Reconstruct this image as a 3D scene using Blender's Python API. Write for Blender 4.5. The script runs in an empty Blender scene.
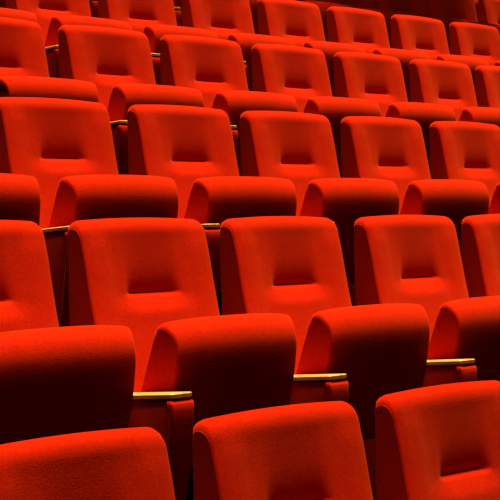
import bpy, bmesh, math
from mathutils import Vector, Matrix

C = bpy.context.scene.collection
PITCH = 0.55
ROW_DEPTH, ROW_RISE = 0.9276, 0.3555
OFFSET = [0.6715, 1.1675, 2.2196, 2.7265, 3.7694, 4.255, 5.30]

# ------------------------------------------------------------------ materials
def new_mat(name):
    m = bpy.data.materials.new(name); m.use_nodes = True
    nt = m.node_tree; b = nt.nodes['Principled BSDF']
    return m, nt, b

def fabric(name, dark, light, sheen=0.09):
    m, nt, b = new_mat(name)
    tc = nt.nodes.new('ShaderNodeTexCoord')
    n1 = nt.nodes.new('ShaderNodeTexNoise'); n1.inputs['Scale'].default_value = 170; n1.inputs['Detail'].default_value = 3
    n2 = nt.nodes.new('ShaderNodeTexNoise'); n2.inputs['Scale'].default_value = 14; n2.inputs['Detail'].default_value = 3
    for n in (n1, n2): nt.links.new(tc.outputs['Object'], n.inputs['Vector'])
    mx = nt.nodes.new('ShaderNodeMath'); mx.operation = 'MULTIPLY_ADD'; mx.inputs[1].default_value = 0.7
    sc = nt.nodes.new('ShaderNodeMath'); sc.operation = 'MULTIPLY'; sc.inputs[1].default_value = 0.3
    nt.links.new(n2.outputs['Fac'], sc.inputs[0])
    nt.links.new(n1.outputs['Fac'], mx.inputs[0]); nt.links.new(sc.outputs[0], mx.inputs[2])
    r = nt.nodes.new('ShaderNodeValToRGB')
    r.color_ramp.elements[0].position = 0.25; r.color_ramp.elements[0].color = (*dark, 1)
    r.color_ramp.elements[1].position = 0.75; r.color_ramp.elements[1].color = (*light, 1)
    nt.links.new(mx.outputs[0], r.inputs['Fac']); nt.links.new(r.outputs['Color'], b.inputs['Base Color'])
    b.inputs['Roughness'].default_value = 0.95
    b.inputs['Specular IOR Level'].default_value = 0.02
    b.inputs['Sheen Weight'].default_value = sheen
    b.inputs['Sheen Roughness'].default_value = 0.45
    b.inputs['Sheen Tint'].default_value = (1.0, 0.34, 0.05, 1)
    bp = nt.nodes.new('ShaderNodeBump'); bp.inputs['Strength'].default_value = 0.25; bp.inputs['Distance'].default_value = 0.002
    n3 = nt.nodes.new('ShaderNodeTexNoise'); n3.inputs['Scale'].default_value = 320; n3.inputs['Detail'].default_value = 2
    nt.links.new(tc.outputs['Object'], n3.inputs['Vector'])
    nt.links.new(n3.outputs['Fac'], bp.inputs['Height']); nt.links.new(bp.outputs['Normal'], b.inputs['Normal'])
    return m

M_FAB = fabric('red_wool', (0.29, 0.0048, 0.0000), (0.48, 0.0095, 0.0001))
M_FAB2 = fabric('red_wool_side', (0.34, 0.0055, 0.0000), (0.50, 0.0085, 0.0001))
M_PIPE = fabric('seam_fabric', (0.20, 0.003, 0.0003), (0.28, 0.005, 0.0005), 0.05)

def wood():
    m, nt, b = new_mat('oak_varnished')
    tc = nt.nodes.new('ShaderNodeTexCoord'); mp = nt.nodes.new('ShaderNodeMapping'); mp.inputs['Scale'].default_value = (60, 3, 60)
    n = nt.nodes.new('ShaderNodeTexNoise'); n.inputs['Scale'].default_value = 1.5; n.inputs['Detail'].default_value = 5
    r = nt.nodes.new('ShaderNodeValToRGB')
    r.color_ramp.elements[0].position = .35; r.color_ramp.elements[0].color = (0.48, 0.15, 0.025, 1)
    r.color_ramp.elements[1].position = .65; r.color_ramp.elements[1].color = (0.80, 0.32, 0.070, 1)
    nt.links.new(tc.outputs['Object'], mp.inputs['Vector']); nt.links.new(mp.outputs['Vector'], n.inputs['Vector'])
    nt.links.new(n.outputs['Fac'], r.inputs['Fac']); nt.links.new(r.outputs['Color'], b.inputs['Base Color'])
    b.inputs['Roughness'].default_value = 0.35
    return m
M_WOOD = wood()

def plain(name, col, rough, metal=0.0, scale=80):
    m, nt, b = new_mat(name)
    tc = nt.nodes.new('ShaderNodeTexCoord'); n = nt.nodes.new('ShaderNodeTexNoise'); n.inputs['Scale'].default_value = scale
    r = nt.nodes.new('ShaderNodeValToRGB')
    r.color_ramp.elements[0].position = .3; r.color_ramp.elements[0].color = (*[c * .7 for c in col], 1)
    r.color_ramp.elements[1].position = .7; r.color_ramp.elements[1].color = (*[c * 1.2 for c in col], 1)
    nt.links.new(tc.outputs['Object'], n.inputs['Vector']); nt.links.new(n.outputs['Fac'], r.inputs['Fac'])
    nt.links.new(r.outputs['Color'], b.inputs['Base Color'])
    b.inputs['Roughness'].default_value = rough; b.inputs['Metallic'].default_value = metal
    return m
M_CARPET = plain('dark_carpet', (0.008, 0.0006, 0.0004), 1.0, scale=200)
M_CARPET.node_tree.nodes['Principled BSDF'].inputs['Specular IOR Level'].default_value = 0.0
M_WALL = plain('dark_wall', (0.012, 0.004, 0.003), 0.9, scale=5)
M_METAL = plain('black_metal', (0.012, 0.010, 0.010), 0.45, 0.6)

# ------------------------------------------------------------------ mesh helpers
def mesh_obj(name, me, mat, parent=None):
    if not me.materials: me.materials.append(mat)
    o = bpy.data.objects.new(name, me); C.objects.link(o)
    if parent: o.parent = parent
    return o

def sstep(a, b, t):
    t = min(1.0, max(0.0, (t - a) / (b - a))); return t * t * (3 - 2 * t)

def catmull(pts, per, closed=False):
    out = []; n = len(pts)
    rng = n if closed else n - 1
    for i in range(rng):
        if closed: p = [pts[(i + k - 1) % n] for k in range(4)]
        else: p = [pts[max(0, min(n - 1, i + k - 1))] for k in range(4)]
        m = per[i] if isinstance(per, (list, tuple)) else per
        for s in range(m):
            t = s / m; r = []
            for a in range(len(pts[0])):
                p0, p1, p2, p3 = (q[a] for q in p)
                r.append(0.5 * ((2 * p1) + (-p0 + p2) * t + (2 * p0 - 5 * p1 + 4 * p2 - p3) * t * t + (-p0 + 3 * p1 - 3 * p2 + p3) * t ** 3))
            out.append(tuple(r))
    if not closed: out.append(tuple(pts[-1]))
    return out

def resample(loop, step):
    out = []; n = len(loop)
    for i in range(n):
        a, b = loop[i], loop[(i + 1) % n]
        d = math.dist(a, b); k = max(1, round(d / step))
        for s in range(k):
            t = s / k; out.append((a[0] + (b[0] - a[0]) * t, a[1] + (b[1] - a[1]) * t))
    return out

def normals2d(loop):
    n = len(loop); area = sum(loop[i][0] * loop[(i + 1) % n][1] - loop[(i + 1) % n][0] * loop[i][1] for i in range(n))
    sg = 1 if area > 0 else -1; out = []
    for i in range(n):
        a = loop[i - 1]; b = loop[(i + 1) % n]
        dx, dy = b[0] - a[0], b[1] - a[1]; L = math.hypot(dx, dy) or 1
        out.append((sg * dy / L, -sg * dx / L))       # outward
    return out

def extrude_profile(loop, halfw, fold, shape, nx=36, cap_bulge=0.004):
    """loop: closed (y,z) profile; halfw(y,z) half-width; fold: seam radius; shape(x,y,z,ny,nz)->(x,y,z)"""
    nrm = normals2d(loop)
    cols = []           # (u in -1..1 fraction, inset, edge offset)
    E = 5
    for i in range(E):
        a = math.pi / 2 * i / E
        cols.append((-1, fold * (1 - math.sin(a)), fold * (1 - math.cos(a))))
    for i in range(nx + 1):
        cols.append((-1 + 2 * i / nx, 0, None))
    for i in range(E - 1, -1, -1):
        a = math.pi / 2 * i / E
        cols.append((1, fold * (1 - math.sin(a)), fold * (1 - math.cos(a))))
    verts = []; faces = []; n = len(loop)
    for (u, ins, eo) in cols:
        for k, (y, z) in enumerate(loop):
            ny, nz = nrm[k]
            hw = halfw(y, z)
            if eo is None: x = u * (hw - fold)
            else: x = u * (hw - eo)
            verts.append(shape(x, y - ny * ins, z - nz * ins, ny, nz, hw))
    m = len(cols)
    for c in range(m - 1):
        for k in range(n):
            k2 = (k + 1) % n
            faces.append((c * n + k, (c + 1) * n + k, (c + 1) * n + k2, c * n + k2))
    # side caps : two inset rings then a centre fan
    for side in (0, 1):
        base = 0 if side == 0 else (m - 1) * n
        sgn = -1 if side == 0 else 1
        prev = base
        for dd, bl in (((0.0012, 0.0),) if cap_bulge > 0 else ()):
            st = len(verts)
            for k in range(n):
                vx, vy, vz = verts[base + k]
                verts.append((vx + sgn * cap_bulge * bl, vy - nrm[k][0] * dd, vz - nrm[k][1] * dd))
            for k in range(n):
                k2 = (k + 1) % n
                q = (prev + k, prev + k2, st + k2, st + k)
                faces.append(q if side == 0 else q[::-1])
            prev = st
        q = tuple(prev + k for k in range(n))
        faces.append(q if side == 0 else q[::-1])
    me = bpy.data.meshes.new('m'); me.from_pydata(verts, [], faces)
    bm = bmesh.new(); bm.from_mesh(me)
    bmesh.ops.triangulate(bm, faces=[f for f in bm.faces if len(f.verts) > 4])
    bmesh.ops.recalc_face_normals(bm, faces=bm.faces[:]); bm.to_mesh(me); bm.free()
    for p in me.polygons: p.use_smooth = True
    return me

def tube(pts, r, seg=6):
    bm = bmesh.new(); rings = []
    n = len(pts)
    for i in range(n):
        a = Vector(pts[max(0, i - 1)]); b = Vector(pts[min(n - 1, i + 1)])
        t = (b - a).normalized(); s = t.cross(Vector((1, 0, 0)))
        if s.length < 1e-4: s = t.cross(Vector((0, 0, 1)))
        s.normalize(); w = t.cross(s)
        rings.append([bm.verts.new(Vector(pts[i]) + r * (math.cos(2 * math.pi * k / seg) * s + math.sin(2 * math.pi * k / seg) * w)) for k in range(seg)])
    for i in range(n - 1):
        for k in range(seg):
            bm.faces.new((rings[i][k], rings[i][(k + 1) % seg], rings[i + 1][(k + 1) % seg], rings[i + 1][k]))
    bm.faces.new(rings[0][::-1]); bm.faces.new(rings[-1])
    return bm

def bm_mesh(bm, smooth=True):
    bmesh.ops.recalc_face_normals(bm, faces=bm.faces[:])
    me = bpy.data.meshes.new('m'); bm.to_mesh(me); bm.free()
    if smooth:
        for p in me.polygons: p.use_smooth = True
    return me

# ------------------------------------------------------------------ backrest
# front line (y,z) from top to bottom, then rear back up
ZD = 0.7766            # crease height
BACK = catmull([
    (0.0880, 0.9400), (0.0830, 0.9520), (0.0680, 0.9570), (0.0490, 0.9510), (0.0365, 0.9350),
    (0.0290, 0.9050), (0.0160, 0.8500), (0.0020, 0.7900), (-0.0150, 0.7240), (-0.0370, 0.6500),
    (-0.0620, 0.5700), (-0.0880, 0.4900), (-0.1000, 0.4300), (-0.0900, 0.4050), (-0.0400, 0.4000),
    (0.0300, 0.4050), (0.0620, 0.4300), (0.0740, 0.5500), (0.0810, 0.7200), (0.0870, 0.8600)],
    [3, 3, 3, 3, 4, 6, 12, 14, 8, 6, 5, 4, 3, 3, 3, 3, 4, 5, 5, 4], closed=True)
BWT = 0.2190

def back_shape(x, y, z, ny, nz, hw):
    ax = abs(x)
    # crown and rounded upper corners
    w = sstep(0.86, 0.95, z)
    z2 = z + w * 0.007 * (1 - (ax / BWT) ** 2)
    rc = 0.022; t = ax - (BWT - rc)
    if t > 0: z2 -= w * (rc - math.sqrt(max(0, rc * rc - t * t)))
    if ny < 0:
        front = min(1, -ny * 1.3)
        # central hollow of the head section
        gx = 1 - sstep(0.030, 0.165, ax)
        px = 1 - sstep(0.062, 0.102, ax)
        if z >= ZD:
            k = max(0.0, min(1.0, (0.925 - z) / (0.925 - ZD)))
            y += front * (0.012 * k * gx + 0.014 * px * math.exp(-(z - ZD) / 0.026))
        else:
            s = sstep(0, 0.011, ZD - z)
            y += front * ((1 - sstep(0, 0.055, ZD - z)) * 0.012 * gx + (1 - s) * 0.014 * px)
            # padded lower section swells forward under the crease
            y -= front * 0.004 * sstep(0, 0.045, ZD - z) * math.exp(-max(0, ZD - z - 0.02) / 0.12) * (1 - sstep(0.03, 0.19, ax))
        # soft side bolsters
        y -= front * 0.004 * sstep(0.12, 0.17, ax) * (1 - sstep(0.19, 0.219, ax)) * (1 - sstep(.88, .95, z))
    return (x, y, z2)

me_back = extrude_profile(BACK, lambda y, z: BWT, 0.0075, back_shape, nx=64, cap_bulge=0.003)

def pipe_mesh(loop, halfw, shape, test, ins, r):
    nrm = normals2d(loop); n = len(loop)
    flags = [test(*loop[i], *nrm[i]) for i in range(n)]
    start = next(i for i in range(n) if flags[i] and not flags[i - 1])
    idx = []; i = start
    while flags[i % n] and len(idx) < n: idx.append(i % n); i += 1
    out = []
    for side in (-1, 1):
        pts = []
        for i in idx:
            (y, z), (ny, nz) = loop[i], nrm[i]
            hw = halfw(y, z)
            pts.append(shape(side * (hw - 0.0012), y - ny * ins, z - nz * ins, ny, nz, hw))
        out.append(bm_mesh(tube(pts, r)))
    return out

me_back_pipe = pipe_mesh(BACK, lambda y, z: BWT, back_shape, lambda y, z, ny, nz: z > 0.42 and (ny < 0.2 or z > .93), 0.0060, 0.0016)

# ------------------------------------------------------------------ tipped-up seat cushion
PAD = catmull([
    (-0.1300, 0.3950), (-0.1560, 0.4550), (-0.1770, 0.5150), (-0.1990, 0.5800), (-0.2200, 0.6420),
    (-0.2360, 0.6900), (-0.2440, 0.7060), (-0.2520, 0.7095), (-0.2640, 0.7040), (-0.2790, 0.6880), (-0.2895, 0.6640),
    (-0.2920, 0.6350), (-0.2870, 0.5900), (-0.2740, 0.5200), (-0.2570, 0.4500), (-0.2350, 0.3850), (-0.2000, 0.3550), (-0.1550, 0.3620)],
    [4, 4, 4, 4, 4, 3, 3, 3, 4, 4, 4, 5, 5, 5, 5, 4, 4, 4], closed=True)
def pad_hw(y, z):
    # cushion narrows towards its underside
    t = sstep(-0.215, -0.292, y) if False else min(1, max(0, (-0.235 - y) / 0.055))
    t = t * sstep(0.45, 0.66, z) + (1 - sstep(0.45, 0.66, z)) * min(1, max(0, (-(y + 0.16) - (z - .40) * 0.28) / 0.07))
    return 0.2345 - 0.025 * t

def pad_shape(x, y, z, ny, nz, hw):
    ax = abs(x); w = sstep(0.60, 0.70, z)
    z2 = z + 0.004 * w + w * 0.011 * (1 - (ax / 0.235) ** 3)
    rc = 0.015; t = ax - (hw - rc)
    if t > 0: z2 -= w * (rc - math.sqrt(max(0, rc * rc - min(t, rc) ** 2))) * 0.8
    if ny < 0: y -= 0.006 * (1 - (ax / 0.235) ** 2) * min(1, -ny)
    return (x, y, z2)

me_pad = extrude_profile(PAD, pad_hw, 0.006, pad_shape, nx=36, cap_bulge=0.004)
me_pad_pipe = pipe_mesh(PAD, pad_hw, pad_shape, lambda y, z, ny, nz: z > 0.42 and (ny < 0.1 or z > .70), 0.0050, 0.0016)

# ------------------------------------------------------------------ armrest (between seats, on each seat's right)
AX = PITCH / 2; AW = 0.0350; AZ = 0.5772; AY = -0.3754
def rbox(x0, x1, y0, y1, z0, z1, r, seg=3):
    bm = bmesh.new(); bmesh.ops.create_cube(bm, size=1)
    for v in bm.verts:
        v.co = Vector(((x0 + x1) / 2 + v.co.x * (x1 - x0), (y0 + y1) / 2 + v.co.y * (y1 - y0), (z0 + z1) / 2 + v.co.z * (z1 - z0)))
    bmesh.ops.bevel(bm, geom=bm.edges[:], offset=r, segments=seg, affect='EDGES', profile=0.5)
    return bm

def cap_mesh():
    # flat wooden cap: thin slab, front edge a little thicker, softly rounded corners in plan
    bm = bmesh.new()
    pts = []
    rc = 0.010
    for cx, cy, a0 in ((AX + AW - rc, AY + rc, -90), (AX + AW - rc, 0.03 - rc, 0), (AX - AW + rc, 0.03 - rc, 90), (AX - AW + rc, AY + rc, 180)):
        for i in range(5):
            a = math.radians(a0 + 90 * i / 4); pts.append((cx + rc * math.cos(a), cy + rc * math.sin(a)))
    lev = [(AZ - 0.012, -0.002), (AZ - 0.010, 0), (AZ - 0.002, 0), (AZ, -0.002)]
    rings = []
    for z, ins in lev:
        ring = []
        for x, y in pts:
            dx, dy = x - AX, y - (AY + 0.03) / 2
            ring.append(bm.verts.new((x + (ins if dx > 0 else -ins), y + (ins if dy > 0 else -ins), z)))
        rings.append(ring)
    n = len(pts)
    for a in range(3):
        for k in range(n):
            bm.faces.new((rings[a][k], rings[a][(k + 1) % n], rings[a + 1][(k + 1) % n], rings[a + 1][k]))
    bm.faces.new(rings[0][::-1]); bm.faces.new(rings[-1])
    return bm_mesh(bm, False)
me_cap = cap_mesh()

def side_panel_mesh():
    # upholstered standard: profile in (y,z), rounded upper front corner, tapering towards the floor
    r = 0.022; f = AY + 0.010
    prof = [(0.02, AZ - 0.016), (f + r, AZ - 0.016)]
    for i in range(1, 6):
        a = math.radians(90 + 90 * i / 6); prof.append((f + r + r * math.cos(a), AZ - 0.016 - r + r * math.sin(a)))
    prof += [(f + 0.003, 0.47), (f + 0.02, 0.35), (f + 0.06, 0.20), (f + 0.09, 0.10), (f + 0.09, 0.03), (-0.02, 0.03), (0.0, 0.20), (0.015, 0.40)]
    loop = resample(prof, 0.03)
    me = extrude_profile(loop, lambda y, z: 0.0335, 0.006, lambda x, y, z, a, b, c: (x + AX, y, z), nx=4, cap_bulge=0)
    return me
me_side = side_panel_mesh()

def front_band_mesh():
    # the padded strip wrapped round the front of the standard
    f = AY - 0.004
    prof = []
    r = 0.016
    prof.append((f + 0.022, AZ - 0.016))
    prof.append((f + r, AZ - 0.014))
    for i in range(1, 6):
        a = math.radians(90 + 90 * i / 6); prof.append((f + r + r * math.cos(a), AZ - 0.014 - r + r * math.sin(a)))
    prof += [(f + 0.000, 0.52), (f + 0.004, 0.47), (f + 0.020, 0.35), (f + 0.060, 0.20), (f + 0.090, 0.10), (f + 0.090, 0.04),
             (f + 0.112, 0.04), (f + 0.112, 0.10), (f + 0.078, 0.20), (f + 0.036, 0.35), (f + 0.020, 0.47), (f + 0.018, 0.53)]
    loop = resample(prof, 0.02)
    return extrude_profile(loop, lambda y, z: 0.0365, 0.007, lambda x, y, z, a, b, c: (x + AX, y, z), nx=6, cap_bulge=0)
me_band = front_band_mesh()
for me_ in (me_cap, me_side, me_band):      # the arm rises gently towards its front end
    for v in me_.vertices:
        v.co.z -= (v.co.y - AY) * 0.095 * sstep(0.25, 0.50, v.co.z)
me_foot = bm_mesh(rbox(AX - 0.03, AX + 0.03, -0.30, 0.06, 0.0, 0.032, 0.006, 2), False)

def bracket_mesh():
    # steel hinge arms carrying the tip-up cushion and the back, between the two standards
    bm = rbox(-0.233, 0.246, -0.175, -0.145, 0.372, 0.402, 0.006, 2)
    return bm_mesh(bm, False)
me_bracket = bracket_mesh()

# ------------------------------------------------------------------ seats
def make_seat():
    root = bpy.data.objects.new('theater_seat', None); C.objects.link(root)
    root.empty_display_size = 0.1
    b = mesh_obj('backrest', me_back, M_FAB, root); [mesh_obj('piping', q, M_PIPE, b) for q in me_back_pipe]
    c = mesh_obj('seat_cushion', me_pad, M_FAB, root); [mesh_obj('piping', q, M_PIPE, c) for q in me_pad_pipe]
    a = mesh_obj('armrest', me_side, M_FAB2, root)
    cap = mesh_obj('wooden_cap', me_cap, M_WOOD, a); cap['label'] = 'thin varnished wooden armrest cap'
    mesh_obj('front_panel', me_band, M_FAB2, a)
    f = mesh_obj('foot', me_foot, M_METAL, a)
    mesh_obj('hinge_bracket', me_bracket, M_METAL, root)
    return root

def copy_tree(o, parent=None):
    c = o.copy(); C.objects.link(c); c.parent = parent
    for ch in list(o.children): copy_tree(ch, c)
    return c

ORD = ['leftmost', 'second from the left', 'third from the left', 'fourth from the left', 'fifth from the left', 'sixth from the left', 'seventh from the left', 'eighth from the left', 'ninth from the left']
ROWNAME = ['the nearest row', 'the second row from the bottom', 'the third row from the bottom',
           'the fourth row from the bottom', 'the fifth row from the bottom', 'the sixth row from the bottom', 'the topmost row']
GROUP = ['nearest row of red seats', 'second row of red seats', 'third row of red seats', 'fourth row of red seats', 'fifth row of red seats', 'sixth row of red seats', 'last row of red seats']
# (first, last) seat index built per row, and the first one the photograph shows
SPAN = [(0, 2, 0), (0, 4, 0), (-1, 4, -1), (0, 6, 0), (-1, 6, -1), (0, 8, 0), (5, 7, 5)]
NUDGE = {(1, 2): -0.010, (1, 3): 0.006, (1, 4): -0.010, (2, 1): 0.012, (3, 1): 0.006, (3, 5): 0.012}
SPECIAL = {   # rear seats seen only in part, counted from the right or found by the gap that shows them
    (5, 0): 'dark red seat glimpsed in the topmost gaps at the left end of the sixth row',
    (5, 1): 'dark red seat glimpsed low in the second narrow gap along the top edge',
    (5, 2): 'dark red seat upper part behind the second narrow gap along the top edge',
    (5, 3): 'dark red seat glimpsed in the third narrow gap along the top edge',
    (5, 4): 'shaded red seat, fifth from the right in the sixth row from the bottom',
    (5, 5): 'shaded red seat, fourth from the right in the sixth row from the bottom',
    (5, 6): 'shaded red seat, third from the right in the sixth row from the bottom',
    (5, 7): 'shaded dark red seat, second from the right in the sixth row from the bottom',
    (5, 8): 'red seat cut by the top right corner, rightmost in the sixth row',
    (6, 5): 'leftmost sliver of dark red seat behind the shaded sixth row',
    (6, 6): 'middle sliver of dark red seat behind the shaded sixth row',
    (6, 7): 'rightmost sliver of dark red seat behind the shaded sixth row'}
proto = make_seat(); used = False
for r, (a, b_, v0) in enumerate(SPAN):
    for j in range(a, b_ + 1):
        o = copy_tree(proto) if used else proto
        used = True
        o.location = (OFFSET[r] + j * PITCH, r * ROW_DEPTH, r * ROW_RISE)
        if (r, j) in NUDGE:
            next(c for c in o.children if c.name.startswith('backrest')).location.x = NUDGE[(r, j)]
        if r == 1:
            next(c for c in o.children if c.name.startswith('seat_cushion')).location.z = 0.008
        o['category'] = 'seat'; o['group'] = GROUP[r]
        where = ORD[j - v0] if j >= v0 else 'just beyond the left edge'
        if j == b_: where = 'rightmost'
        o['label'] = SPECIAL.get((r, j)) or 'red tip-up theater seat, %s in %s' % (where, ROWNAME[r])

# ------------------------------------------------------------------ room shell: stepped floor, walls
def struct(name, me, mat):
    o = mesh_obj(name, me, mat); o['kind'] = 'structure'; return o
X0, X1 = -4.0, 14.0; NR = 8
def floor_mesh():
    bm = bmesh.new()
    prof = [(-4.0, 0.0)]
    for r in range(NR):
        yr = r * ROW_DEPTH + 0.17
        prof += [(yr, r * ROW_RISE), (yr, (r + 1) * ROW_RISE)]
    prof.append((9.0, NR * ROW_RISE)); prof += [(9.0, -0.3), (-4.0, -0.3)]
    L = [bm.verts.new((X0, y, z)) for y, z in prof]; R = [bm.verts.new((X1, y, z)) for y, z in prof]
    n = len(prof)
    for k in range(n):
        bm.faces.new((L[k], R[k], R[(k + 1) % n], L[(k + 1) % n]))
    bm.faces.new(L[::-1]); bm.faces.new(R)
    return bm_mesh(bm, False)
struct('floor', floor_mesh(), M_CARPET)
def slab(x0, x1, y0, y1, z0, z1):
    return bm_mesh(rbox(x0, x1, y0, y1, z0, z1, 0.01, 1), False)
struct('wall_back', slab(X0, X1, 9.0, 9.2, -0.3, 7.0), M_WALL)
struct('wall_right', slab(X1, X1 + 0.2, -4.0, 9.0, -0.3, 7.0), M_WALL)
struct('wall_left', slab(X0 - 0.2, X0, -4.0, 9.0, -0.3, 7.0), M_WALL)

def rear_shade_mesh():
    bm = bmesh.new(); pl = [(X0, 4.35), (6.0, 4.30), (8.5, 3.6), (8.5, 9.0), (X0, 9.0)]
    lo = [bm.verts.new((x, y, 5.2)) for x, y in pl]; hi = [bm.verts.new((x, y, 5.4)) for x, y in pl]
    for k in range(5): bm.faces.new((lo[k], lo[(k + 1) % 5], hi[(k + 1) % 5], hi[k]))
    bm.faces.new(lo[::-1]); bm.faces.new(hi)
    return bm_mesh(bm, False)
struct('shade_slab', rear_shade_mesh(), M_WALL)   # unseen slab, added and shaped to shade the rear rows
struct('shade_slab', slab(X0, X1, -4.0, -0.24, 5.2, 5.4), M_WALL)   # unseen slab added to dim the nearest row

# ------------------------------------------------------------------ light
def aim(o, tgt):
    d = Vector(tgt) - o.location; o.rotation_euler = d.to_track_quat('-Z', 'Y').to_euler()
def spot(name, loc, tgt, power, size, angle, blend=0.6, col=(1, 0.86, 0.70)):
    l = bpy.data.lights.new(name, 'SPOT'); l.energy = power; l.shadow_soft_size = size; l.spot_size = math.radians(angle); l.spot_blend = blend; l.color = col
    o = bpy.data.objects.new(name, l); o.location = loc; C.objects.link(o); aim(o, tgt); return o
sun = bpy.data.lights.new('house_light', 'SUN'); sun.energy = 15.5; sun.angle = math.radians(16); sun.color = (1, 0.90, 0.60)
so = bpy.data.objects.new('house_light', sun); C.objects.link(so); so.location = (2, -1, 8)
so.rotation_euler = (Vector((-0.03, 0.0, -1.0))).to_track_quat('-Z', 'Y').to_euler()

fill = bpy.data.lights.new('fill_light', 'SUN'); fill.energy = 0.8; fill.angle = math.radians(20); fill.color = (1, 0.85, 0.6)  # added weak fill to lift the armrest sides, stands for no lamp
fo = bpy.data.objects.new('fill_light', fill); C.objects.link(fo); fo.location = (-3, -3, 5)
fo.rotation_euler = (Vector((0.8, 0.45, -0.45))).to_track_quat('-Z', 'Y').to_euler()

w = bpy.data.worlds.new('World'); bpy.context.scene.world = w; w.use_nodes = True
w.node_tree.nodes['Background'].inputs['Color'].default_value = (1.0, 0.55, 0.4, 1)
w.node_tree.nodes['Background'].inputs['Strength'].default_value = 0.006

# ------------------------------------------------------------------ camera
cx, cy, cz, yaw, pitch, roll, f = -1.2811, -2.1825, 1.3883, -0.8222, -0.0343, 0.0052, 1713.97
F = Vector((math.sin(-yaw) * math.cos(pitch), math.cos(yaw) * math.cos(pitch), math.sin(pitch)))
R0 = Vector((math.cos(-yaw), -math.sin(-yaw), 0)); U0 = R0.cross(F)
Rr = math.cos(roll) * R0 + math.sin(roll) * U0; Ur = -math.sin(roll) * R0 + math.cos(roll) * U0
cam = bpy.data.cameras.new('camera'); cam.sensor_width = 36; cam.sensor_fit = 'HORIZONTAL'; cam.lens = f / 500 * 36
cam.clip_start = 0.05; cam.clip_end = 100
co = bpy.data.objects.new('camera', cam); C.objects.link(co)
m = Matrix((Rr, Ur, -F)).transposed().to_4x4(); m.translation = Vector((cx, cy, cz)); co.matrix_world = m
bpy.context.scene.camera = co
vs = bpy.context.scene.view_settings
vs.view_transform = 'Standard'; vs.look = 'None'; vs.exposure = 0; vs.gamma = 1
